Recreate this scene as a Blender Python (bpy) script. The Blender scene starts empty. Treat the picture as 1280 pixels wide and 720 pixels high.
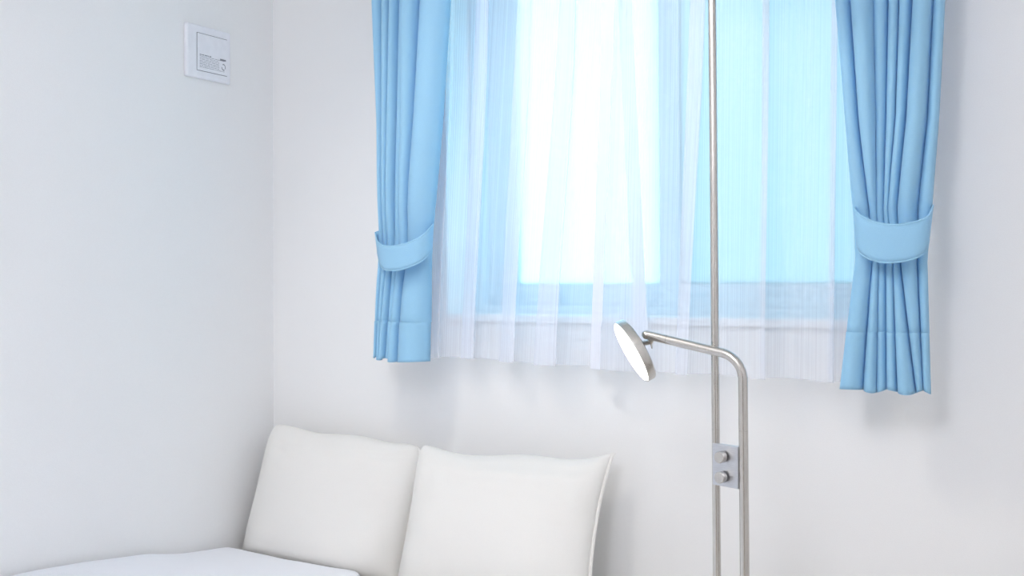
import bpy, bmesh, math, random
from mathutils import Vector, Matrix, noise

random.seed(7)
S = bpy.context.scene
C = S.collection

# ------------------------------------------------------------------ camera
F = 1300.0                      # focal length in pixels of a 1280 wide frame
YAW, PITCH, ROLL = math.radians(29.6), math.radians(1.0), math.radians(-0.30)
HORIZON = 345.0
CY = HORIZON - F*math.tan(PITCH)
EYE = Vector((0, 0, 1.35))
cam_rot = (Matrix.Rotation(YAW, 3, 'Z') @ Matrix.Rotation(math.pi/2 + PITCH, 3, 'X')
           @ Matrix.Rotation(ROLL, 3, 'Z'))
cd = bpy.data.cameras.new('camera')
cam = bpy.data.objects.new('camera', cd)
C.objects.link(cam)
cam.matrix_world = Matrix.Translation(EYE) @ cam_rot.to_4x4()
cd.sensor_width = 36.0
cd.lens = F/1280*36.0
cd.shift_y = (CY - 360.0)/1280.0
cd.clip_start = 0.02
S.camera = cam

# ------------------------------------------------------------------ world, lights, exposure
world = bpy.data.worlds.new('sky')
S.world = world
world.use_nodes = True
bg = world.node_tree.nodes['Background']
bg.inputs['Color'].default_value = (0.60, 0.89, 1.0, 1)
bg.inputs['Strength'].default_value = 3.6

LAMP_POS = Vector((-1.36, 1.15, 2.46))       # ceiling spotlight aimed at the window wall
LAMP_AIM = (Vector((-1.00, 2.60, 1.05)) - LAMP_POS).normalized()
FILL_POS = Vector((-0.50, -0.10, 2.24))       # unseen fill globe, added to brighten the room evenly
ld = bpy.data.lights.new('spotlight_beam', 'SPOT')
ld.energy = 26.0; ld.color = (1.0, 0.93, 0.84)
ld.spot_size = math.radians(96); ld.spot_blend = 0.7; ld.shadow_soft_size = 0.11
lamp_light = bpy.data.objects.new('spotlight_beam', ld)
lamp_light.location = LAMP_POS + LAMP_AIM*0.10
lamp_light.rotation_euler = LAMP_AIM.to_track_quat('-Z', 'Y').to_euler()
C.objects.link(lamp_light)

vs = S.view_settings
vs.view_transform = 'Standard'
vs.look = 'None'
vs.gamma = 1.0
vs.use_curve_mapping = False
vs.exposure = 0.0
S.cycles.use_denoising = True
S.cycles.max_bounces = 14
S.cycles.diffuse_bounces = 8
S.cycles.transparent_max_bounces = 24
S.cycles.transmission_bounces = 8

WALL_Y = 2.60      # window wall
LEFT_X = -2.385
RIGHT_X = 1.05
BACK_Y = -1.30
CEIL = 2.62

def ray(px, py):
    return cam_rot @ Vector(((px-640)/F, -(py-CY)/F, -1.0))
def at_y(px, py, Y):
    d = ray(px, py); return EYE + d*(Y/d.y)
def at_x(px, py, X):
    d = ray(px, py); return EYE + d*(X/d.x)

# ------------------------------------------------------------------ materials
def new_mat(name):
    m = bpy.data.materials.new(name); m.use_nodes = True
    nt = m.node_tree
    return m, nt, nt.nodes['Principled BSDF']
def node(nt, t, **kw):
    n = nt.nodes.new(t)
    for k, v in kw.items():
        if k in n.inputs: n.inputs[k].default_value = v
        else: setattr(n, k, v)
    return n
def bump_from(nt, bsdf, scale, strength, dist=0.001, detail=4, mapping=None, coord='Object'):
    tc = node(nt, 'ShaderNodeTexCoord')
    nz = node(nt, 'ShaderNodeTexNoise', Scale=scale, Detail=detail)
    src = tc.outputs[coord]
    if mapping:
        mp = node(nt, 'ShaderNodeMapping'); mp.inputs['Scale'].default_value = mapping
        nt.links.new(src, mp.inputs['Vector']); src = mp.outputs['Vector']
    nt.links.new(src, nz.inputs['Vector'])
    b = node(nt, 'ShaderNodeBump', Strength=strength, Distance=dist)
    nt.links.new(nz.outputs['Fac'], b.inputs['Height'])
    nt.links.new(b.outputs['Normal'], bsdf.inputs['Normal'])
    return nz, b
def tint(nt, bsdf, nz, c0, c1, lo=0.35, hi=0.65):
    r = node(nt, 'ShaderNodeValToRGB')
    r.color_ramp.elements[0].position = lo; r.color_ramp.elements[0].color = (*c0, 1)
    r.color_ramp.elements[1].position = hi; r.color_ramp.elements[1].color = (*c1, 1)
    nt.links.new(nz.outputs['Fac'], r.inputs['Fac'])
    nt.links.new(r.outputs['Color'], bsdf.inputs['Base Color'])
def simple(name, col, rough=0.6, metal=0.0, bump=None, var=0.02, spec=0.5):
    m, nt, b = new_mat(name)
    b.inputs['Roughness'].default_value = rough
    b.inputs['Metallic'].default_value = metal
    b.inputs['Specular IOR Level'].default_value = spec
    sc, st = bump or (40, 0.05)
    nz, _ = bump_from(nt, b, sc, st)
    tint(nt, b, nz, [c*(1-var) for c in col], [min(1, c*(1+var)) for c in col])
    return m

M = {}
M['wallpaper'] = simple('woven_wallpaper', (0.865, 0.865, 0.86), 0.85, bump=(420, 0.22), var=0.012, spec=0.2)
M['ceiling'] = simple('ceiling_paper', (0.85, 0.85, 0.84), 0.9, bump=(300, 0.2), spec=0.2)
M['trim'] = simple('white_trim', (0.86, 0.86, 0.87), 0.45, bump=(60, 0.02), spec=0.3)
M['plastic'] = simple('white_plastic', (0.84, 0.85, 0.89), 0.4, bump=(50, 0.01), spec=0.4)
M['plastic_grey'] = simple('pale_grey_plastic', (0.74, 0.75, 0.78), 0.5, bump=(50, 0.01))
M['groove'] = simple('dark_groove', (0.16, 0.16, 0.18), 0.8)
M['ink'] = simple('grey_ink', (0.20, 0.21, 0.24), 0.8)
M['aluminium'] = simple('daylight_tinted_aluminium', (0.58, 0.78, 0.87), 0.4, 0.0, bump=(200, 0.02))  # blue-grey frame, with cyan daylight spill put into the colour
M['cream_cotton'] = simple('cream_cotton', (0.825, 0.81, 0.775), 0.9, bump=(500, 0.25), var=0.01, spec=0.15)
M['mattress'] = simple('mattress_ticking', (0.80, 0.79, 0.77), 0.9, bump=(200, 0.2), spec=0.2)
M['exterior'] = simple('exterior_render', (0.60, 0.60, 0.58), 0.9, bump=(80, 0.3))

def wood(name, c0, c1, scale):
    m, nt, b = new_mat(name)
    nz, _ = bump_from(nt, b, 6, 0.15, mapping=scale)
    tint(nt, b, nz, c0, c1, 0.3, 0.7)
    b.inputs['Roughness'].default_value = 0.45
    return m
M['floor'] = wood('oak_floor', (0.60, 0.56, 0.50), (0.70, 0.66, 0.60), (8, 1, 1))
M['bed_wood'] = wood('pale_bed_wood', (0.62, 0.50, 0.36), (0.70, 0.58, 0.44), (1, 8, 8))

def brushed(name, col, rough, mapping):
    m, nt, b = new_mat(name)
    b.inputs['Metallic'].default_value = 1.0
    b.inputs['Roughness'].default_value = rough
    nz, _ = bump_from(nt, b, 60, 0.08, mapping=mapping)
    tint(nt, b, nz, [c*0.94 for c in col], [min(1, c*1.05) for c in col])
    return m
M['nickel'] = brushed('brushed_nickel', (0.60, 0.575, 0.54), 0.26, (12, 12, 1))
M['nickel_plate'] = brushed('brushed_nickel_plate', (0.62, 0.63, 0.66), 0.38, (1, 1, 14))

def emissive(name, col, strength):
    m, nt, b = new_mat(name)
    b.inputs['Base Color'].default_value = (0.9, 0.9, 0.88, 1)
    b.inputs['Emission Color'].default_value = (*col, 1)
    b.inputs['Emission Strength'].default_value = strength
    return m
M['led'] = emissive('warm_led_face', (1.0, 0.93, 0.82), 6.0)
M['globe'] = emissive('fill_globe_glow', (0.90, 0.90, 0.98), 31.5)  # glow of the added, unseen fill light
M['diffuser'] = emissive('lamp_diffuser', (1.0, 0.93, 0.84), 3.0)

def duvet_mat():
    m, nt, b = new_mat('seersucker_white_cotton')
    b.inputs['Base Color'].default_value = (0.92, 0.93, 0.965, 1)
    b.inputs['Roughness'].default_value = 0.95
    b.inputs['Specular IOR Level'].default_value = 0.15
    tc = node(nt, 'ShaderNodeTexCoord')
    w = node(nt, 'ShaderNodeTexWave', Scale=38.0, Distortion=1.5, Detail=1.0)
    w.bands_direction = 'Y'
    nt.links.new(tc.outputs['Object'], w.inputs['Vector'])
    bp = node(nt, 'ShaderNodeBump', Strength=0.35, Distance=0.003)
    nt.links.new(w.outputs['Fac'], bp.inputs['Height'])
    nt.links.new(bp.outputs['Normal'], b.inputs['Normal'])
    return m
M['duvet'] = duvet_mat()

def blue_cloth():
    m, nt, b = new_mat('sky_blue_curtain_cloth')
    b.inputs['Roughness'].default_value = 0.85
    b.inputs['Specular IOR Level'].default_value = 0.2
    b.inputs['Sheen Weight'].default_value = 0.15
    nz, bp = bump_from(nt, b, 900, 0.15, 0.0005)
    tint(nt, b, nz, (0.375, 0.670, 0.860), (0.405, 0.705, 0.890))
    tr = node(nt, 'ShaderNodeBsdfTranslucent'); tr.inputs['Color'].default_value = (0.22, 0.58, 0.92, 1)
    mx = node(nt, 'ShaderNodeMixShader'); mx.inputs['Fac'].default_value = 0.22
    out = nt.nodes['Material Output']
    nt.links.new(b.outputs[0], mx.inputs[1]); nt.links.new(tr.outputs[0], mx.inputs[2])
    nt.links.new(mx.outputs[0], out.inputs['Surface'])
    return m
M['blue'] = blue_cloth()

def sheer(name, lo, hi):
    # open-weave voile: holes let light straight through, threads scatter it
    m, nt, b = new_mat(name)
    nt.nodes.remove(b)
    uv = node(nt, 'ShaderNodeUVMap')
    mp = node(nt, 'ShaderNodeMapping'); mp.inputs['Scale'].default_value = (700, 0.12, 1)
    nt.links.new(uv.outputs[0], mp.inputs['Vector'])
    nz = node(nt, 'ShaderNodeTexNoise', Scale=1.0, Detail=3.0, Roughness=0.6)
    nt.links.new(mp.outputs[0], nz.inputs['Vector'])
    mr = node(nt, 'ShaderNodeMapRange')
    mr.inputs['From Min'].default_value = 0.30; mr.inputs['From Max'].default_value = 0.70
    mr.inputs['To Min'].default_value = lo; mr.inputs['To Max'].default_value = hi
    nt.links.new(nz.outputs['Fac'], mr.inputs['Value'])
    df = node(nt, 'ShaderNodeBsdfDiffuse'); df.inputs['Color'].default_value = (0.90, 0.92, 0.99, 1)
    tl = node(nt, 'ShaderNodeBsdfTranslucent'); tl.inputs['Color'].default_value = (0.84, 0.88, 0.97, 1)
    m1 = node(nt, 'ShaderNodeMixShader'); m1.inputs['Fac'].default_value = 0.16
    nt.links.new(df.outputs[0], m1.inputs[1]); nt.links.new(tl.outputs[0], m1.inputs[2])
    tp = node(nt, 'ShaderNodeBsdfTransparent')
    m2 = node(nt, 'ShaderNodeMixShader')
    nt.links.new(mr.outputs[0], m2.inputs['Fac'])
    nt.links.new(tp.outputs[0], m2.inputs[1]); nt.links.new(m1.outputs[0], m2.inputs[2])
    nt.links.new(m2.outputs[0], nt.nodes['Material Output'].inputs['Surface'])
    return m
M['sheer'] = sheer('white_voile', 0.32, 0.48)
M['sheer_hem'] = sheer('white_voile_doubled', 0.90, 0.97)

def frosted():
    m, nt, b = new_mat('frosted_glass')
    nt.nodes.remove(b)
    tc = node(nt, 'ShaderNodeTexCoord')
    nz = node(nt, 'ShaderNodeTexNoise', Scale=170.0, Detail=2.0)
    nt.links.new(tc.outputs['Object'], nz.inputs['Vector'])
    r = node(nt, 'ShaderNodeValToRGB')
    r.color_ramp.elements[0].position = 0.3; r.color_ramp.elements[0].color = (0.66, 0.84, 0.90, 1)
    r.color_ramp.elements[1].position = 0.7; r.color_ramp.elements[1].color = (0.82, 0.96, 1.0, 1)
    nt.links.new(nz.outputs['Fac'], r.inputs['Fac'])
    tl = node(nt, 'ShaderNodeBsdfTranslucent')
    nt.links.new(r.outputs['Color'], tl.inputs['Color'])
    gl = node(nt, 'ShaderNodeBsdfGlossy', Roughness=0.35)
    mx = node(nt, 'ShaderNodeMixShader'); mx.inputs['Fac'].default_value = 0.05
    nt.links.new(tl.outputs[0], mx.inputs[1]); nt.links.new(gl.outputs[0], mx.inputs[2])
    nt.links.new(mx.outputs[0], nt.nodes['Material Output'].inputs['Surface'])
    return m
M['frosted'] = frosted()

def screen_mat():
    m, nt, b = new_mat('insect_screen_mesh')
    nt.nodes.remove(b)
    df = node(nt, 'ShaderNodeBsdfDiffuse'); df.inputs['Color'].default_value = (0.10, 0.13, 0.15, 1)
    tp = node(nt, 'ShaderNodeBsdfTransparent')
    mx = node(nt, 'ShaderNodeMixShader'); mx.inputs['Fac'].default_value = 0.61
    nt.links.new(tp.outputs[0], mx.inputs[1]); nt.links.new(df.outputs[0], mx.inputs[2])
    nt.links.new(mx.outputs[0], nt.nodes['Material Output'].inputs['Surface'])
    return m
M['screen'] = screen_mat()

def clear_glass():
    m, nt, b = new_mat('clear_glass')
    nt.nodes.remove(b)
    tp = node(nt, 'ShaderNodeBsdfTransparent'); tp.inputs['Color'].default_value = (0.95, 0.97, 0.97, 1)
    gl = node(nt, 'ShaderNodeBsdfGlossy', Roughness=0.02)
    mx = node(nt, 'ShaderNodeMixShader'); mx.inputs['Fac'].default_value = 0.05
    nt.links.new(tp.outputs[0], mx.inputs[1]); nt.links.new(gl.outputs[0], mx.inputs[2])
    nt.links.new(mx.outputs[0], nt.nodes['Material Output'].inputs['Surface'])
    return m
M['glass'] = clear_glass()

# ------------------------------------------------------------------ mesh helpers
def link(name, verts, faces, mat, parent=None, smooth=False, uvs=None):
    me = bpy.data.meshes.new(name)
    me.from_pydata([tuple(v) for v in verts], [], faces)
    me.materials.append(M[mat])
    if uvs:
        ul = me.uv_layers.new(name='UVMap')
        for l in me.loops: ul.data[l.index].uv = uvs[l.vertex_index]
    if smooth:
        for p in me.polygons: p.use_smooth = True
    me.update()
    o = bpy.data.objects.new(name, me); C.objects.link(o)
    if parent: o.parent = parent
    return o
def from_bm(name, bm, mat, parent=None, smooth=False):
    bmesh.ops.recalc_face_normals(bm, faces=bm.faces[:])
    me = bpy.data.meshes.new(name); bm.to_mesh(me); bm.free()
    me.materials.append(M[mat])
    if smooth:
        for p in me.polygons: p.use_smooth = True
    o = bpy.data.objects.new(name, me); C.objects.link(o)
    if parent: o.parent = parent
    return o
def bm_box(bm, a, b, bevel=0.0, seg=2):
    a, b = Vector(a), Vector(b)
    g = bmesh.ops.create_cube(bm, size=1.0)
    for v in g['verts']:
        v.co = Vector(((a.x+b.x)/2 + v.co.x*(b.x-a.x), (a.y+b.y)/2 + v.co.y*(b.y-a.y), (a.z+b.z)/2 + v.co.z*(b.z-a.z)))
    if bevel:
        ed = list({e for v in g['verts'] for e in v.link_edges})
        bmesh.ops.bevel(bm, geom=ed, offset=bevel, segments=seg, affect='EDGES', profile=0.5)
def box(name, a, b, mat, parent=None, bevel=0.0, seg=2):
    bm = bmesh.new(); bm_box(bm, a, b, bevel, seg)
    return from_bm(name, bm, mat, parent)
def lathe(name, prof, mat, parent=None, n=48, mtx=None):
    # prof: list of (radius, height); closed onto the axis at both ends
    verts, faces = [], []
    for r, h in prof:
        for k in range(n):
            a = 2*math.pi*k/n
            verts.append(Vector((r*math.cos(a), r*math.sin(a), h)))
    for i in range(len(prof)-1):
        for k in range(n):
            k2 = (k+1) % n
            faces.append((i*n+k, i*n+k2, (i+1)*n+k2, (i+1)*n+k))
    faces.append(tuple(range(n-1, -1, -1)))
    faces.append(tuple((len(prof)-1)*n+k for k in range(n)))
    if mtx: verts = [mtx @ v for v in verts]
    o = link(name, verts, faces, mat, parent)
    me = o.data
    for p in me.polygons: p.use_smooth = len(p.vertices) == 4
    me.set_sharp_from_angle(angle=math.radians(40))
    return o
def tube(name, pts, r, mat, parent=None, n=20):
    pts = [Vector(p) for p in pts]
    verts, faces = [], []
    t0 = (pts[1]-pts[0]).normalized()
    ref = Vector((0, 1, 0)) if abs(t0.y) < 0.9 else Vector((1, 0, 0))
    u = t0.cross(ref).normalized()
    for i, p in enumerate(pts):
        t = (pts[min(i+1, len(pts)-1)] - pts[max(i-1, 0)]).normalized()
        u = (u - t*u.dot(t)).normalized()
        w = t.cross(u)
        for k in range(n):
            a = 2*math.pi*k/n
            verts.append(p + u*(r*math.cos(a)) + w*(r*math.sin(a)))
    for i in range(len(pts)-1):
        for k in range(n):
            k2 = (k+1) % n
            faces.append((i*n+k, i*n+k2, (i+1)*n+k2, (i+1)*n+k))
    faces.append(tuple(range(n-1, -1, -1)))
    faces.append(tuple((len(pts)-1)*n+k for k in range(n)))
    o = link(name, verts, faces, mat, parent)
    for p in o.data.polygons: p.use_smooth = len(p.vertices) == 4
    o.data.set_sharp_from_angle(angle=math.radians(40))
    return o
def axis_mtx(origin, zdir):
    z = Vector(zdir).normalized()
    return Matrix.Translation(origin) @ z.to_track_quat('Z', 'Y').to_matrix().to_4x4()
def empty(name, loc=(0, 0, 0)):
    o = bpy.data.objects.new(name, None); o.empty_display_size = 0.1
    C.objects.link(o); o.location = loc
    return o
def adopt(parent):
    # children were built in world coordinates: keep them there
    bpy.context.view_layer.update()
    inv = parent.matrix_world.inverted()
    for ch in parent.children: ch.matrix_parent_inverse = inv
def tag(o, label, cat, group=None):
    o['label'] = label; o['category'] = cat
    if group: o['group'] = group
    return o
def struct(o, label=None):
    o['kind'] = 'structure'
    if label: o['label'] = label
    return o
def smoothstep(a, b, x):
    t = max(0.0, min(1.0, (x-a)/(b-a))); return t*t*(3-2*t)
def lerp_keys(keys, x):
    # keys: sorted list of (x, value); linear, extended past both ends
    if x <= keys[0][0]: (a, va), (b, vb) = keys[0], keys[1]
    elif x >= keys[-1][0]: (a, va), (b, vb) = keys[-2], keys[-1]
    else:
        for (a, va), (b, vb) in zip(keys, keys[1:]):
            if a <= x <= b: break
    return va + (vb-va)*(x-a)/(b-a)

# ------------------------------------------------------------------ room shell
SASH_Y = 2.755
WT = 0.22                                    # wall thickness
WX0 = at_y(590, 300, SASH_Y-0.02).x - 0.0    # window opening
GL0 = at_y(645, 300, SASH_Y).x               # left glass edge
MS0 = at_y(827, 300, SASH_Y).x               # meeting stile
MS1 = at_y(853, 300, SASH_Y).x
GR1 = MS1 + (MS0-GL0)
WX1 = GR1 + (GL0-WX0)
WZ0 = at_y(700, 397, WALL_Y).z
WZ1 = WZ0 + 1.10

struct(box('floor', (LEFT_X-0.1, BACK_Y-0.1, -0.08), (RIGHT_X+0.1, WALL_Y+WT, 0), 'floor'))
struct(box('ceiling', (LEFT_X-0.1, BACK_Y-0.1, CEIL), (RIGHT_X+0.1, WALL_Y+WT, CEIL+0.1), 'ceiling'))
struct(box('wall_left', (LEFT_X-0.1, BACK_Y-0.1, 0), (LEFT_X, WALL_Y+WT, CEIL), 'wallpaper'))
struct(box('wall_right', (RIGHT_X, BACK_Y-0.1, 0), (RIGHT_X+0.1, WALL_Y+WT, CEIL), 'wallpaper'))
def holed_wall(name, y0, y1, hx0, hx1, hz0, hz1):
    xs = [LEFT_X, hx0, hx1, RIGHT_X]; zs = [0, hz0, hz1, CEIL]
    bm = bmesh.new()
    V = {}
    for j, y in enumerate((y0, y1)):
        for i, x in enumerate(xs):
            for k, z in enumerate(zs): V[i, j, k] = bm.verts.new((x, y, z))
    for j in (0, 1):
        for i in range(3):
            for k in range(3):
                if i == 1 and k == 1: continue
                if zs[k+1]-zs[k] < 1e-6: continue
                bm.faces.new((V[i, j, k], V[i+1, j, k], V[i+1, j, k+1], V[i, j, k+1]))
    for (a, b) in (((1, 1), (2, 1)), ((2, 1), (2, 2)), ((2, 2), (1, 2)), ((1, 2), (1, 1))):
        bm.faces.new((V[a[0], 0, a[1]], V[b[0], 0, b[1]], V[b[0], 1, b[1]], V[a[0], 1, a[1]]))
    return struct(from_bm(name, bm, 'wallpaper'))
holed_wall('wall_window', WALL_Y, WALL_Y+WT, WX0, WX1, WZ0, WZ1)
struct(box('wall_back', (LEFT_X-0.1, BACK_Y-0.1, 0), (RIGHT_X+0.1, BACK_Y, CEIL), 'wallpaper'))
struct(box('baseboard_left', (LEFT_X, BACK_Y, 0), (LEFT_X+0.01, WALL_Y-0.01, 0.06), 'trim'))
struct(box('baseboard_window', (LEFT_X, WALL_Y-0.01, 0), (RIGHT_X, WALL_Y, 0.06), 'trim'))
struct(box('baseboard_right', (RIGHT_X-0.01, BACK_Y, 0), (RIGHT_X, WALL_Y-0.01, 0.06), 'trim'))

# unseen dark door, added behind the camera to darken the lamp's reflections
M['door'] = wood('added_door_dark', (0.10, 0.065, 0.045), (0.15, 0.10, 0.07), (8, 8, 1))
dr = struct(empty('added_door', (0.25, BACK_Y, 0)), 'added unseen dark door that darkens reflections in the lamp metal')
box('added_door_leaf', (-0.15, BACK_Y+0.002, 0.005), (0.65, BACK_Y+0.022, 2.02), 'door', dr, 0.002)
for a, b in (((-0.19, BACK_Y, 0.0), (-0.153, BACK_Y+0.028, 2.06)), ((0.653, BACK_Y, 0.0), (0.69, BACK_Y+0.028, 2.06)), ((-0.153, BACK_Y, 2.023), (0.653, BACK_Y+0.028, 2.06))):
    box('added_door_frame', a, b, 'door', dr, 0.002)
lathe('added_door_handle', [(0.024, 0.0), (0.024, 0.006), (0.009, 0.008), (0.009, 0.045), (0.026, 0.050), (0.026, 0.062), (0.015, 0.068)], 'nickel', dr, 32,
      axis_mtx(Vector((-0.09, BACK_Y+0.022, 0.98)), (0, 1, 0)))
adopt(dr)

# ------------------------------------------------------------------ window
win = struct(empty('window_1', ((WX0+WX1)/2, WALL_Y+0.1, WZ0)), 'sliding two-sash window with frosted panes behind the sheer curtains')
TR = 0.025
cy0 = WALL_Y - 0.008
# casing boards line the reveal and stand a little proud of the wallpaper
box('casing_jamb', (WX0-TR, cy0, WZ0-TR), (WX0, WALL_Y-0.0005, WZ1+TR), 'trim', win, 0.002)
box('casing_jamb', (WX1, cy0, WZ0-TR), (WX1+TR, WALL_Y-0.0005, WZ1+TR), 'trim', win, 0.002)
box('casing_head', (WX0, cy0, WZ1), (WX1, WALL_Y-0.0005, WZ1+TR), 'trim', win, 0.002)
box('window_sill', (WX0+0.0005, cy0-0.012, WZ0-0.014), (WX1-0.0005, SASH_Y-0.03, WZ0+0.006), 'trim', win, 0.002)
FW = 0.045
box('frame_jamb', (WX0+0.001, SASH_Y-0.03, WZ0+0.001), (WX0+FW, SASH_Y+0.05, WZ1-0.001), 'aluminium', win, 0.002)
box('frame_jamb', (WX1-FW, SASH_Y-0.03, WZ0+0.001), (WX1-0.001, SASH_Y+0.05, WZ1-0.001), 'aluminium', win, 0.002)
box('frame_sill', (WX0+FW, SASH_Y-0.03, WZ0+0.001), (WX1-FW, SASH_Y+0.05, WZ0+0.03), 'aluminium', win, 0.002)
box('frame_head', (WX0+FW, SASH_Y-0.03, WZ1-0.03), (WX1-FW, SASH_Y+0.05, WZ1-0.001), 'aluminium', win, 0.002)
rail_top = at_y(700, 355, SASH_Y).z
def sash(x0, x1, s0, s1, yc, mat):
    z0, z1 = WZ0+0.03, WZ1-0.03
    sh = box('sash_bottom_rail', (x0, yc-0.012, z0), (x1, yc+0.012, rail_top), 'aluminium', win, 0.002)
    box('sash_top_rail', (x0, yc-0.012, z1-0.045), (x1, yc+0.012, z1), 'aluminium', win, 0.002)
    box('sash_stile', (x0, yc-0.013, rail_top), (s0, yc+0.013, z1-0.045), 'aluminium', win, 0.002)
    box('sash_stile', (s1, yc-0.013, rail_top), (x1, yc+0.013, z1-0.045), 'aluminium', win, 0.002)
    box('frosted_pane', (s0, yc-0.0025, rail_top), (s1, yc+0.0025, z1-0.045), 'frosted', win)
sash(WX0+FW, MS1, GL0, MS0, SASH_Y+0.028, 'frosted')
sash(MS0, WX1-FW, MS1, GR1, SASH_Y-0.004, 'frosted')
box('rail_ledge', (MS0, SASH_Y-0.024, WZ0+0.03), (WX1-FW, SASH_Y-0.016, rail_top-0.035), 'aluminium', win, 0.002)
# the insect screen slides outside the right sash
link('insect_screen', [(MS0-0.03, SASH_Y+0.056, WZ0+0.02), (WX1-0.01, SASH_Y+0.056, WZ0+0.02), (WX1-0.01, SASH_Y+0.056, WZ1-0.02), (MS0-0.03, SASH_Y+0.056, WZ1-0.02)],
     [(0, 1, 2, 3)], 'screen', win)
adopt(win)
# unseen overhang, added outdoors to shade the top of the panes
struct(box('shade_board', (LEFT_X-0.5, WALL_Y+WT+0.002, WZ1+0.12), (RIGHT_X+0.5, WALL_Y+WT+0.55, WZ1+0.20), 'exterior'), 'added unseen overhang that shades the upper window panes')

# ------------------------------------------------------------------ curtain rail
RAIL_Z = WZ1 + 0.085
rail = empty('curtain_rail', (-1.1, WALL_Y, RAIL_Z))
rx0, rx1 = WX0-0.12, WX1+0.16
box('back_track', (rx0, 2.515, RAIL_Z), (rx1, 2.535, RAIL_Z+0.014), 'plastic', rail, 0.002)
box('front_track', (rx0, 2.405, RAIL_Z), (rx1, 2.425, RAIL_Z+0.014), 'plastic', rail, 0.002)
for x in (rx0+0.15, (rx0+rx1)/2, rx1-0.15):
    box('bracket', (x-0.012, 2.40, RAIL_Z+0.014), (x+0.012, WALL_Y, RAIL_Z+0.020), 'plastic', rail)
adopt(rail)
tag(rail, 'white double curtain track mounted on the wall over the window', 'curtain rail')

# ------------------------------------------------------------------ sheer curtains
def catmull(P, n):
    out = []
    for i in range(len(P)-1):
        p0 = P[max(i-1, 0)]; p1 = P[i]; p2 = P[i+1]; p3 = P[min(i+2, len(P)-1)]
        for k in range(n):
            t = k/n
            out.append(tuple(0.5*(2*b + (c-a)*t + (2*a-5*b+4*c-d)*t*t + (3*b-a-3*c+d)*t**3) for a, b, c, d in zip(p0, p1, p2, p3)))
    out.append(tuple(P[-1]))
    return out
def sheer_panel(label, ctrl, plane, z_bot, hem_end, wave_seed):
    # ctrl: (px at picture top, px at hem, depth towards the room at top, at hem) along the cloth; z_bot: (first end, last end)
    NP, NR = 14, 60
    zt0 = at_y(700, 0, plane).z; zb0 = at_y(700, 455, plane).z
    top = RAIL_Z - 0.004
    xt = [at_y(c[0], 0, plane-c[2]).x for c in ctrl]
    xb = [at_y(c[1], 455, plane-c[3]).x for c in ctrl]
    rows = []
    for r in range(NR+1):
        f = r/NR
        line = []
        for i, c in enumerate(ctrl):
            s = i/(len(ctrl)-1)
            zb = z_bot[0] + (z_bot[1]-z_bot[0])*s
            z = top + (zb-top)*f
            g = (zt0-z)/(zt0-zb0)
            gx = max(-0.6, min(1.05, g))
            x = xt[i] + (xb[i]-xt[i])*gx
            d = c[2] + (c[3]-c[2])*smoothstep(0.1, 1.0, g)
            line.append((x, plane-d, z))
        rows.append(catmull(line, NP))
    nc = len(rows[0])
    verts, uvs = [], []
    mid_row = rows[NR//2]
    arc_u = [0.0]
    for a, b in zip(mid_row, mid_row[1:]): arc_u.append(arc_u[-1] + (Vector(b)-Vector(a)).length)
    for row in rows:
        for j, p in enumerate(row):
            verts.append(Vector(p)); uvs.append((arc_u[j], p[2]))
    faces = [(r*nc+j, r*nc+j+1, (r+1)*nc+j+1, (r+1)*nc+j) for r in range(NR) for j in range(nc-1)]
    o = link('sheer_curtain', verts, faces, 'sheer', None, True, uvs)
    tag(o, label, 'sheer curtain')
    # doubled side hem
    hv, hu, hf = [], [], []
    m = 8
    for r in range(NR+1):
        row = [Vector(p) for p in rows[r]]
        if hem_end: row = row[::-1]
        acc, pts = 0.0, [row[0]]
        for a, b in zip(row, row[1:]):
            pts.append(b); acc += (b-a).length
            if acc > 0.036: break
        while len(pts) < 3: pts.append(pts[-1])
        for k in range(m):
            q = k/(m-1)*(len(pts)-1); i = min(int(q), len(pts)-2)
            p = pts[i].lerp(pts[i+1], q-i) + Vector((0, -0.0015, 0))
            hv.append(p); hu.append((0.036*k/(m-1), p.z))
    for r in range(NR):
        for k in range(m-1):
            hf.append((r*m+k, r*m+k+1, (r+1)*m+k+1, (r+1)*m+k))
    link('side_hem', hv, hf, 'sheer_hem', o, True, hu)
    return o
PL = 2.555
zl0 = at_y(540, 444, PL-0.03).z; zl1 = at_y(738, 457, PL-0.05).z
sheer_panel('white voile curtain panel next to the corner, ending in a hem at the window middle',
    [(552, 536, 0.03, 0.075), (562, 548, 0.05, 0.11), (572, 554, 0.03, 0.05), (606, 588, 0.025, 0.05), (611, 592, 0.03, 0.07), (606, 588, 0.04, 0.075), (599, 580, 0.04, 0.06), (595, 576, 0.034, 0.045), (599, 580, 0.028, 0.03), (630, 606, 0.02, 0.02), (658, 636, 0.03, 0.085), (664, 642, 0.037, 0.098), (658, 636, 0.044, 0.095),
     (652, 628, 0.042, 0.07), (647, 623, 0.036, 0.045), (652, 628, 0.03, 0.03), (680, 655, 0.025, 0.04), (716, 690, 0.03, 0.09), (720, 695, 0.038, 0.105), (716, 690, 0.044, 0.105),
     (704, 672, 0.044, 0.09), (700, 667, 0.038, 0.075), (704, 671, 0.032, 0.06), (730, 700, 0.025, 0.03), (758, 735, 0.025, 0.025), (772, 775, 0.028, 0.025), (789, 812, 0.028, 0.022)],
    PL, (zl0, zl1-0.004), True, 1)
PR = 2.505
zr0 = at_y(738, 461, PR-0.02).z; zr1 = at_y(1050, 478, PR-0.02).z
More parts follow.
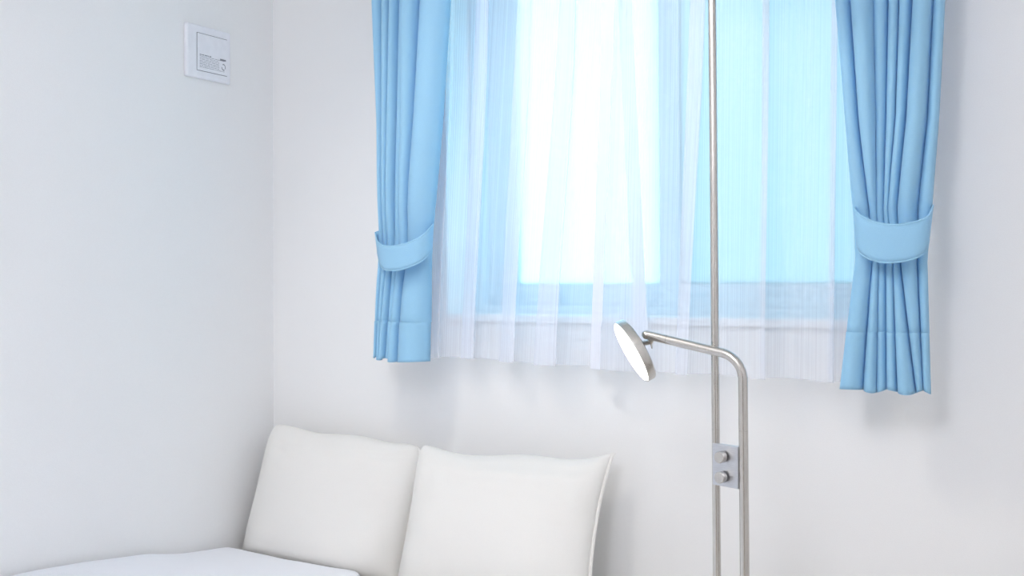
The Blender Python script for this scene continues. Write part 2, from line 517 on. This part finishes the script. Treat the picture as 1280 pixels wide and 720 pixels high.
sheer_panel('white voile curtain panel behind the lamp pole, overlapping its neighbour at the window middle',
    [(754, 738, 0.008, 0.015), (768, 753, 0.012, 0.03), (785, 775, 0.008, 0.045), (815, 812, 0.004, 0.008), (850, 840, 0.0, 0.02), (880, 856, 0.015, 0.055),
     (881, 858, 0.025, 0.06), (866, 846, 0.025, 0.045), (868, 850, 0.015, 0.02), (905, 900, 0.0, -0.01), (945, 938, 0.0, 0.05), (962, 956, 0.015, 0.055), (955, 950, 0.02, 0.04), (958, 955, 0.01, 0.01),
     (1000, 990, -0.01, -0.01), (1036, 1030, 0.01, 0.04), (1048, 1042, 0.018, 0.04), (1042, 1036, 0.015, 0.01), (1085, 1075, 0.0, 0.0)],
    PR, (zr0, zr1), False, 2)

# ------------------------------------------------------------------ blue curtains
CPL = 2.405
def fold_curtain(label, keys, z_bot_px, tie_py, seam_py, flare):
    # keys: list of (py, [fold boundaries in px]); every span between two boundaries is one rounded fold
    xk = []
    for py, bs in keys:
        xk.append((py, [at_y(b, py, CPL).x for b in bs]))
    pxc = sum(keys[0][1])/len(keys[0][1])
    zof = lambda py: at_y(pxc, py, CPL).z
    zs_keys = [(zof(py), xs) for py, xs in xk][::-1]          # ascending z
    nb = len(keys[0][1])
    zb = [zof(z_bot_px[0]), zof(z_bot_px[1])]
    top = RAIL_Z - 0.004
    seam = zof(seam_py); tie = zof(tie_py)
    zmid = (zb[0]+zb[1])/2
    zrows = [top + (seam-top)*i/70 for i in range(71)] + [seam-0.0012, seam-0.0024] + [seam-0.0024 + (zmid-seam+0.0024)*i/12 for i in range(1, 13)]
    K = 12
    rnd = random.Random(len(label))
    bulge = [rnd.uniform(0.8, 1.2) for _ in range(nb)]
    base = [rnd.uniform(-0.012, 0.012) for _ in range(nb)]
    verts = []
    for z in zrows:
        zz = min(z, zof(-120))
        B = [lerp_keys([(k, v[i]) for k, v in zs_keys], zz) for i in range(nb)]
        squeeze = 1.0 - 0.45*math.exp(-((z-tie)/0.10)**2)
        hem = 0.0025 if z < seam-0.002 else (-0.0012 if z < seam-0.001 else 0.0)
        for i in range(nb-1):
            w = B[i+1]-B[i]
            depth = min(0.055, 0.9*w + 0.010)*bulge[i]*squeeze
            for k in range(K + (1 if i == nb-2 else 0)):
                q = k/K
                sn = math.sin(math.pi*q)
                x = B[i] + w*(q - 0.10*math.sin(2*math.pi*q))
                by = base[i]*(1-q) + base[i+1]*q
                y = CPL + by*squeeze - depth*(sn**0.75) - hem
                y += 0.002*noise.noise(Vector((x*9, z*2.5, i*3.1)))
                u = (B[i]+w*q-B[0])/(B[-1]-B[0])
                zfin = z + ((zb[0] + (zb[1]-zb[0])*u) - zmid)*smoothstep(seam, zmid, z)
                zfin += 0.004*math.sin(i*2.3+q*3)*smoothstep(seam, zmid, z)
                verts.append((x, y, zfin))
    nc = (nb-1)*K+1
    faces = [(r*nc+j, (r+1)*nc+j, (r+1)*nc+j+1, r*nc+j+1) for r in range(len(zrows)-1) for j in range(nc-1)]
    o = link('blue_curtain', verts, faces, 'blue', None, True)
    md = o.modifiers.new('thickness', 'SOLIDIFY'); md.thickness = 0.0016; md.offset = 0
    tag(o, label, 'curtain')
    return o
left_keys = [(0, [472, 483, 493, 502, 511, 531, 563]), (150, [476, 482, 490, 499, 509, 523, 553]), (285, [477, 481, 487, 495, 503, 513, 541]),
             (330, [476, 480, 486, 492, 500, 510, 539]), (450, [472, 475, 479, 485, 492, 503, 537])]
fold_curtain('sky blue curtain tied back on the corner side of the window', left_keys, (449, 452), 310, 401, 1)
right_keys = [(0, [1047, 1066, 1094, 1112, 1126, 1142, 1168, 1182]), (150, [1059, 1076, 1097, 1109, 1121, 1134, 1160, 1174]), (262, [1068, 1088, 1097, 1105, 1111, 1122, 1148, 1165]),
              (325, [1071, 1092, 1100, 1108, 1117, 1126, 1147, 1159]), (488, [1053, 1082, 1098, 1110, 1124, 1146, 1155, 1164])]
fold_curtain('sky blue curtain tied back beside the bare wall, wider than its partner', right_keys, (488, 488), 295, 414, 1)

# ------------------------------------------------------------------ tiebacks
def tieback(label, top_pts, bot_pts, back_rise, back_y, ycen, ry):
    # top_pts / bot_pts: picture points along the front of the band, from one side to the other
    n = 40
    def interp(pts, f):
        q = catmull(pts, 12); i = f*(len(q)-1); a = min(int(i), len(q)-2)
        return tuple(q[a][m] + (q[a+1][m]-q[a][m])*(i-a) for m in (0, 1))
    ring = []
    for k in range(n+1):
        a = math.pi*k/n
        f = 0.5 - 0.5*math.cos(a)
        y = ycen - ry*math.sin(a)
        tp = at_y(*interp(top_pts, f), y); bp = at_y(*interp(bot_pts, f), y)
        ring.append((tp, bp))
    for k in range(1, n):
        a = math.pi*k/n
        f = 0.5 + 0.5*math.cos(a)
        y = ycen + back_y*math.sin(a)
        A, B = ring[n], ring[0]
        g = 1-f
        tp = A[0].lerp(B[0], g); bp = A[1].lerp(B[1], g)
        rise = Vector((0, 0, back_rise*math.sin(a)))
        tp = Vector((tp.x, y, tp.z)) + rise; bp = Vector((bp.x, y, bp.z)) + rise
        ring.append((tp, bp))
    verts, faces = [], []
    R = 7
    for tp, bp in ring:
        for j in range(R):
            verts.append(tp.lerp(bp, j/(R-1)))
    N = len(ring)
    for k in range(N):
        k2 = (k+1) % N
        for j in range(R-1):
            faces.append((k*R+j, k*R+j+1, k2*R+j+1, k2*R+j))
    o = link('tieback', verts, faces, 'blue', None, True)
    md = o.modifiers.new('thickness', 'SOLIDIFY'); md.thickness = 0.003; md.offset = 0
    for nm, idx in (('piping', 0), ('piping', 1)):
        loop = [r[idx] for r in ring]
        tube(nm, loop + [loop[0]], 0.0022, 'blue', o, 8)
    return tag(o, label, 'curtain tieback')
tieback('blue fabric tieback slung at a slant around the corner-side curtain',
        [(469, 291), (473, 303), (484, 308), (505, 305), (526, 296), (541, 281)],
        [(472, 316), (477, 334), (488, 338), (505, 336), (524, 328), (539, 315)], 0.012, 0.03, 2.395, 0.085)
tieback('blue fabric tieback sagging evenly around the curtain beside the bare wall',
        [(1068, 259), (1074, 268), (1095, 278), (1120, 281), (1145, 277), (1160, 270), (1166, 258)],
        [(1071, 302), (1075, 316), (1093, 326), (1115, 328), (1140, 324), (1156, 315), (1161, 300)], 0.012, 0.03, 2.395, 0.085)

# ------------------------------------------------------------------ ventilation plate on the left wall
v = [at_x(229, 27, LEFT_X), at_x(284, 43, LEFT_X), at_x(229, 95, LEFT_X), at_x(284, 106, LEFT_X)]
vy0, vy1 = v[0].y, v[1].y
vz1 = (v[0].z+v[1].z)/2; vz0 = (v[2].z+v[3].z)/2
vent = empty('vent_cover', (LEFT_X, (vy0+vy1)/2, vz0))
bm = bmesh.new()
bm_box(bm, (LEFT_X, vy0, vz0), (LEFT_X+0.016, vy1, vz1), 0.006, 3)
from_bm('frame', bm, 'plastic', vent)
hx = LEFT_X+0.016
i0, i1 = vy0+0.038, vy1-0.018
j0, j1 = vz0+0.022, vz1-0.024
box('gap', (hx-0.002, i0, j0), (hx+0.0006, i1, j1), 'groove', vent)
pn = box('front_panel', (hx-0.002, i0+0.0014, j0+0.0016), (hx+0.0022, i1-0.0002, j1-0.0016), 'plastic', vent, 0.0006, 1)
# small print on the panel: rows of tiny marks, too small to read
rnd = random.Random(3)
bm = bmesh.new()
px_ = hx+0.0023
wy = i1-i0
for row in range(9):
    z = j0 + 0.050 - row*0.0047
    y = i0+0.010
    end = i1 - (0.034 if 2 <= row <= 7 else 0.012)
    if row == 0: end = i0+0.058
    while y < end:
        w = rnd.uniform(0.004, 0.016)
        hh = 0.0008 if row else 0.0018
        bm_box(bm, (px_-0.0004, y, z-hh), (px_+0.0002, min(y+w, end), z+hh*0.4))
        y += w + rnd.uniform(0.0012, 0.003)
bm_box(bm, (px_-0.0004, i1-0.030, j0+0.0455), (px_+0.0002, i1-0.006, j0+0.0505))
from_bm('small_print', bm, 'ink', pn)
bm = bmesh.new()
for a0 in range(0, 12):
    if a0 in (4, 5, 10): continue
    a, b = 2*math.pi*a0/12, 2*math.pi*(a0+1)/12
    cyy, czz = i1-0.016, j0+0.026
    vv = [bm.verts.new((px_+0.0002, cyy+r*math.cos(t), czz+r*math.sin(t)*1.25)) for t, r in ((a, .0085), (b, .0085), (b, .0060), (a, .0060))]
    bm.faces.new(vv)
from_bm('round_mark', bm, 'ink', pn)
adopt(vent)
tag(vent, 'square white ventilation cover with small print, on the wall by the corner', 'vent')

# ------------------------------------------------------------------ bed
BED_X0, BED_X1 = LEFT_X+0.02, -0.98
BED_Y0, BED_Y1 = 0.58, 2.56
bed = empty('bed', ((BED_X0+BED_X1)/2, (BED_Y0+BED_Y1)/2, 0))
box('side_rail', (BED_X0, BED_Y0, 0.16), (BED_X0+0.03, BED_Y1, 0.28), 'bed_wood', bed, 0.004)
box('side_rail', (BED_X1-0.03, BED_Y0, 0.16), (BED_X1, BED_Y1, 0.28), 'bed_wood', bed, 0.004)
box('foot_rail', (BED_X0+0.03, BED_Y0, 0.16), (BED_X1-0.03, BED_Y0+0.03, 0.28), 'bed_wood', bed, 0.004)
box('head_rail', (BED_X0+0.03, BED_Y1-0.03, 0.16), (BED_X1-0.03, BED_Y1, 0.28), 'bed_wood', bed, 0.004)
box('slat_base', (BED_X0+0.03, BED_Y0+0.03, 0.20), (BED_X1-0.03, BED_Y1-0.03, 0.22), 'bed_wood', bed)
for x in (BED_X0+0.03, BED_X1-0.03):
    for y in (BED_Y0+0.03, BED_Y1-0.03):
        box('leg', (x-0.03, y-0.03, 0), (x+0.03, y+0.03, 0.16), 'bed_wood', bed, 0.004)
adopt(bed)
tag(bed, 'low pale wooden bed frame in the corner under the mattress', 'bed')
mt = box('mattress', (BED_X0+0.035, BED_Y0+0.035, 0.221), (BED_X1-0.035, BED_Y1-0.035, 0.462), 'cream_cotton', None, 0.035, 4)
tag(mt, 'thick mattress in a cream sheet lying on the low bed frame', 'mattress')
# duvet: a rounded quilt draped over the mattress
def duvet():
    NX, NY = 110, 120
    x0, x1 = LEFT_X+0.012, BED_X1+0.03
    y0, y1 = 0.54, 2.385
    verts = []
    def top_z(x, y):
        wallside = math.exp(-((x-x0)/0.55)**2)
        h = 0.505
        prof = lerp_keys([(0.5, 0.60), (1.35, 0.612), (1.62, 0.612), (1.85, 0.597), (2.05, 0.573), (2.18, 0.545), (2.28, 0.530), (2.42, 0.515)], y)
        h += (prof-0.505)*(0.35+0.65*wallside)
        h += 0.010*noise.noise(Vector((x*3.2, y*2.6, 1.7))) + 0.004*noise.noise(Vector((x*9, y*7, 4.2)))
        return h
    over = 0.32
    Wd = (x1-x0)
    tot = Wd + over
    for j in range(NY+1):
        fy = j/NY
        for i in range(NX+1):
            s = tot*i/NX
            yh = y1 - 0.215*smoothstep(-1.88, -1.66, x0+s)      # tucked back in front of the nearer pillow
            y = y0 + (yh-y0)*fy
            if s <= Wd-0.04:
                x = x0+s; z = top_z(x, y)
            else:
                q = s-(Wd-0.04); r = 0.055
                a = min(q/r, math.pi/2)
                x = x0+Wd-0.04 + r*math.sin(a)
                z = top_z(x0+Wd-0.04, y) - r*(1-math.cos(a)) - max(0, q-r*math.pi/2)
                x += 0.015*math.sin(y*11)*smoothstep(0.08, 0.3, q)
            # round the wall edge and the head edge downwards
            e = min((s)/0.03, 1.0); z -= 0.018*(1-math.sqrt(max(0, 1-(1-e)**2)))
            e = min((yh-y)/0.04, 1.0); z -= 0.025*(1-math.sqrt(max(0, 1-(1-e)**2)))
            verts.append((x, y, z))
    faces = [(j*(NX+1)+i, j*(NX+1)+i+1, (j+1)*(NX+1)+i+1, (j+1)*(NX+1)+i) for j in range(NY) for i in range(NX)]
    o = link('duvet', verts, faces, 'duvet', None, True)
    md = o.modifiers.new('loft', 'SOLIDIFY'); md.thickness = 0.03; md.offset = -1
    return tag(o, 'bluish white ribbed duvet humped along the wall, below the pillows', 'duvet')
duvet()

# ------------------------------------------------------------------ pillows
def pillow(label, corners, thick, seed, blunt, sag):
    # corners: world points bottom-left, bottom-right, top-right, top-left of the case; the filling swells out of that sheet
    # blunt: how far each corner is rounded off (same order)
    bl, br, tr, tl = corners
    N = 56
    nrm = ((br-bl).cross(tl-bl)).normalized()      # towards the room
    if nrm.y > 0: nrm = -nrm
    def mid(u, v):
        return (bl*(1-u)+br*u)*(1-v) + (tl*(1-u)+tr*u)*v
    up = ((tl-bl)+(tr-br)).normalized(); rt = ((br-bl)+(tr-tl)).normalized()
    W_ = (br-bl).length; H_ = (tl-bl).length
    verts = []
    for side in (1, -1):
        for j in range(N+1):
            for i in range(N+1):
                u, v = 0.5-0.5*math.cos(math.pi*i/N), 0.5-0.5*math.cos(math.pi*j/N)
                a, b = 2*u-1, 2*v-1
                p = mid(u, v)
                bw = blunt[0]*(1-u)*(1-v) + blunt[1]*u*(1-v) + blunt[2]*u*v + blunt[3]*(1-u)*v
                # the filling draws the edges in, the corners stay out
                sv = sag[0]*(0.75+0.5*noise.noise(Vector((u*2.3+seed, 0.3, b))))
                p = p - up*(b*abs(b)*sv*(1.0 if b > 0 else 0.1)*(1-abs(a)**3.2)) - rt*(a*abs(a)*sag[1]*(1-b*b)**0.8)
                c = (a*a*b*b)**2.2*bw
                p = p - up*(b*c) - rt*(a*c)
                t = (max(0, 1-a**4)**0.55)*(max(0, 1-b**4)**0.55)
                t *= 0.80+0.20*(1-a*a)*(1-b*b)
                t = t*thick*(1.0-0.16*b)
                edge = max(0.0, 1-t/thick)
                cr = 0.012*noise.noise(Vector((u*3.2+seed, v*3.2, side*2.0)))
                cr += 0.010*noise.noise(Vector((u*15, v*3.5+seed, side)))*edge
                cr += 0.010*noise.noise(Vector((u*3.5+seed, v*16, side)))*edge
                k = min(1.0, 6*min(u, 1-u, v, 1-v))
                p = p + nrm*(side*(t+0.0012) + cr*k)
                if side == -1: p.y = min(p.y, WALL_Y-0.008)
                p.x = max(p.x, LEFT_X+0.006)
                verts.append(p)
    faces = []
    W = N+1
    for j in range(N):
        for i in range(N):
            f = (j*W+i, j*W+i+1, (j+1)*W+i+1, (j+1)*W+i)
            faces.append(f)
            faces.append(tuple(q+W*W for q in f[::-1]))
    rim = [i for i in range(W)] + [j*W+N for j in range(1, W)] + [N*W+i for i in range(N-1, -1, -1)] + [j*W for j in range(N-1, 0, -1)]
    for a, b in zip(rim, rim[1:]+rim[:1]): faces.append((b, a, a+W*W, b+W*W))
    o = link('pillow', verts, faces, 'cream_cotton', None, True)
    md = o.modifiers.new('soft', 'SUBSURF'); md.levels = 1; md.render_levels = 1
    tag(o, label, 'pillow')
    # sewn edge: a thin flange standing off the seam on the open side
    fl_v, fl_f = [], []
    for j in range(W):
        a = (Vector(verts[j*W+N])+Vector(verts[W*W+j*W+N]))/2
        fl_v += [a - rt*0.004 + nrm*0.0025, a + rt*0.008 + nrm*0.001, a + rt*0.008 - nrm*0.001, a - rt*0.004 - nrm*0.0025]
    for j in range(W-1):
        for k in range(4):
            k2 = (k+1) % 4
            fl_f.append((j*4+k, j*4+k2, (j+1)*4+k2, (j+1)*4+k))
    fl_f += [(3, 2, 1, 0), tuple((W-1)*4+k for k in range(4))]
    link('open_edge', fl_v, fl_f, 'cream_cotton', o, True)
    return o
BZ = 0.468
def on_bed(px, y):       # a point at bed height
    d = at_y(px, 700, y); return Vector((d.x, y, BZ))
pillow('cream pillow propped in the corner against both walls',
       [on_bed(297, 2.43)+Vector((0.012, 0, 0)), on_bed(499, 2.42), at_y(536, 538, 2.53), at_y(341, 516, 2.515)], 0.080, 1.3, (0.0, 0.01, 0.05, 0.035), (0.062, 0.012))
pillow('cream pillow leaning on the window wall, with a pointed free corner',
       [on_bed(489, 2.33), on_bed(736, 2.36), at_y(766, 566, 2.50), at_y(521, 539, 2.46)], 0.085, 8.1, (0.01, 0.0, 0.0, 0.038), (0.060, 0.024))

# ------------------------------------------------------------------ floor lamp with a reading arm
d = ray(893, 345); d = d/((d @ (cam_rot @ Vector((0, 0, -1)))))
pole = EYE + d*2.05
d = ray(927.5, 345); d = d/((d @ (cam_rot @ Vector((0, 0, -1)))))
arm0 = EYE + d*2.00
lamp = empty('floor_lamp', (pole.x, pole.y, 0))
PRD = 0.0078
def on_arm(py, P=arm0, px=927):
    return at_y(px, py, P.y).z
zs1 = at_y(893, 536, pole.y).z
Z_TOP = 2.02
tube('pole', [(pole.x, pole.y, 0.02), (pole.x, pole.y, zs1-0.0006)], PRD, 'nickel', lamp)
tube('pole', [(pole.x, pole.y, zs1+0.0006), (pole.x, pole.y, Z_TOP)], PRD, 'nickel', lamp)
tube('pole_joint', [(pole.x, pole.y, zs1-0.012), (pole.x, pole.y, zs1+0.012)], PRD*0.90, 'nickel', lamp)
lathe('base', [(0.13, 0.0), (0.135, 0.003), (0.135, 0.014), (0.13, 0.018), (0.02, 0.020), (0.012, 0.026)], 'nickel', lamp, 64,
      Matrix.Translation((pole.x, pole.y, 0)))
lathe('uplight_dish', [(0.012, 0.0), (0.03, 0.004), (0.10, 0.030), (0.13, 0.052), (0.128, 0.054), (0.098, 0.034), (0.03, 0.010)], 'nickel', lamp, 64,
      Matrix.Translation((pole.x, pole.y, Z_TOP)))
# second tube: rises beside the pole, bends over into the arm
tip = at_y(808, 418.5, 1.960)
zc = at_y(927.5, 447, arm0.y).z
corner = Vector((arm0.x, arm0.y, zc))
zs2 = at_y(927, 538, arm0.y).z
adir = (tip-corner).normalized()
BR = 0.052
ang = math.acos(max(-1, min(1, adir.dot(Vector((0, 0, -1))))))     # inner angle between arm and downward tube
tl_ = BR/math.tan(ang/2)
p0 = corner + Vector((0, 0, -1))*tl_; p1 = corner + adir*tl_
cen_dir = (Vector((0, 0, -1))+adir).normalized()
cen = corner + cen_dir*(BR/math.sin(ang/2))
arc = []
v0 = p0-cen; v1 = p1-cen
tot = v0.angle(v1); ax = v0.cross(v1).normalized()
for k in range(25):
    arc.append(cen + Matrix.Rotation(tot*k/24, 3, ax) @ v0)
ARD = 0.0090
tube('arm_upright', [(arm0.x, arm0.y, 0.35), (arm0.x, arm0.y, zs2-0.0006)], ARD, 'nickel', lamp)
joint_at = at_y(838, 428, 1.985)
L = (tip-p1).length
jt = p1 + adir*(L*0.72)
arm = tube('reading_arm', [Vector((arm0.x, arm0.y, zs2+0.0006))] + arc + [jt - adir*0.0006], ARD, 'nickel', lamp)
tube('arm_end', [jt + adir*0.0006, tip], ARD, 'nickel', lamp)
tube('arm_joint', [jt-adir*0.01, jt+adir*0.01], ARD*0.90, 'nickel', lamp)
tube('arm_joint', [(arm0.x, arm0.y, zs2-0.01), (arm0.x, arm0.y, zs2+0.01)], ARD*0.90, 'nickel', lamp)
# plates tying both tubes together, one with the two dimmer knobs, one near the floor
link_dir = Vector((arm0.x-pole.x, arm0.y-pole.y, 0)); gap = link_dir.length; link_dir.normalize()
front = Vector((link_dir.y, -link_dir.x, 0))
if front.y > 0: front = -front
def plate(name, z0, z1, x0=0.0, x1=None):
    x1 = gap-ARD*0.75 if x1 is None else x1
    bm = bmesh.new()
    bm_box(bm, (x0, -0.005, z0), (x1, 0.005, z1), 0.0012, 2)
    o = from_bm(name, bm, 'nickel_plate', lamp)
    mt_ = Matrix((( link_dir.x, -front.x, 0, pole.x+front.x*0.004), (link_dir.y, -front.y, 0, pole.y+front.y*0.004), (0, 0, 1, 0), (0, 0, 0, 1)))
    o.data.transform(mt_)
    return o
pz1 = at_y(905, 554, pole.y).z; pz0 = at_y(905, 606, pole.y).z
plate('switch_plate', pz0, pz1, -PRD*0.3)
plate('tube_clamp', 0.36, 0.40)
for py in (568.5, 593.5):
    zc_ = at_y(903, py, pole.y).z
    pc = Vector((pole.x, pole.y, zc_)) + link_dir*(gap*0.40) + front*0.0085
    mm = axis_mtx(pc, front)
    lathe('dimmer_knob', [(0.0040, 0.0), (0.0040, 0.004), (0.0108, 0.0042), (0.0113, 0.005), (0.0113, 0.0165), (0.0104, 0.0175)], 'nickel', lamp, 32, mm)
# lamp head
fwd = cam_rot @ Vector((0, 0, -1)); rgt = cam_rot @ Vector((1, 0, 0)); upv = cam_rot @ Vector((0, 1, 0))
hc = at_y(788.5, 440.5, 1.97)
view = (EYE-hc).normalized()
nrm = (view*0.125 + (rgt*-0.87 + upv*-0.49)*0.97).normalized()
HR = 0.0685
mm = axis_mtx(hc, nrm)
head = lathe('lamp_head', [(HR*0.55, -0.0205), (HR*0.93, -0.0195), (HR-0.001, -0.0175), (HR, -0.015), (HR, -0.001), (HR-0.0015, 0.0), (HR-0.003, -0.0012)], 'nickel', lamp, 72, mm)
lathe('led_face', [(HR-0.0032, -0.0030), (HR-0.0035, 0.0003)], 'led', head, 72, mm)
# light catch and swivel
side = (upv - nrm*upv.dot(nrm)).normalized()
bs = hc - nrm*0.020 + side*0.008
sw = tip - adir*0.010 + Vector((0, 0, -0.012))
lathe('ball_end', [(0.0009, -0.0096), (0.0055, -0.0080), (0.0090, -0.0030), (0.0094, 0.0), (0.0090, 0.0030), (0.0082, 0.0060)], 'nickel', lamp, 32, axis_mtx(tip, -adir))
tube('swivel', [tip - adir*0.016, sw, bs, bs + nrm*0.004], 0.0056, 'nickel', lamp, 14)
tube('swivel_pin', [sw + Vector((0.002, -0.004, -0.004)), sw + Vector((0.004, -0.004, -0.013))], 0.0018, 'nickel', lamp, 10)
adopt(lamp)
for ch in lamp.children:
    for g in ch.children: g.matrix_parent_inverse = Matrix()
tag(lamp, 'slim brushed nickel floor lamp with bent reading arm and lit round head', 'floor lamp')

# ------------------------------------------------------------------ ceiling spotlight and added fill globe
sp = empty('ceiling_spotlight', (LAMP_POS.x, LAMP_POS.y, CEIL))
lathe('ceiling_mount', [(0.05, CEIL), (0.05, CEIL-0.014), (0.03, CEIL-0.022)], 'plastic', sp, 32, Matrix.Translation((LAMP_POS.x, LAMP_POS.y, 0)))
tube('stem', [(LAMP_POS.x, LAMP_POS.y, CEIL-0.02), LAMP_POS - LAMP_AIM*0.02], 0.008, 'plastic', sp, 12)
lathe('housing', [(0.03, -0.05), (0.06, -0.03), (0.082, 0.05), (0.082, 0.055), (0.07, 0.056)], 'plastic', sp, 40, axis_mtx(LAMP_POS, LAMP_AIM))
lathe('diffuser', [(0.07, 0.050), (0.07, 0.058), (0.06, 0.060)], 'diffuser', sp, 40, axis_mtx(LAMP_POS, LAMP_AIM))
adopt(sp)
tag(sp, 'white ceiling spotlight aimed at the window wall', 'spotlight')
bpy.context.view_layer.update()
lamp_light.parent = sp
lamp_light.matrix_parent_inverse = sp.matrix_world.inverted()
pd = empty('fill_globe', (FILL_POS.x, FILL_POS.y, CEIL))
GR = 0.20
lathe('globe', [(GR*math.sin(math.pi*k/24) + 0.001, FILL_POS.z - GR*math.cos(math.pi*k/24)) for k in range(25)], 'globe', pd, 48,
      Matrix.Translation((FILL_POS.x, FILL_POS.y, 0)))
tube('fill_cord', [(FILL_POS.x, FILL_POS.y, FILL_POS.z+GR), (FILL_POS.x, FILL_POS.y, CEIL-0.02)], 0.004, 'plastic', pd, 10)
lathe('fill_rose', [(0.05, CEIL), (0.05, CEIL-0.012), (0.03, CEIL-0.022)], 'plastic', pd, 32, Matrix.Translation((FILL_POS.x, FILL_POS.y, 0)))
adopt(pd)
tag(pd, 'added unseen fill globe that brightens the whole room', 'pendant lamp')
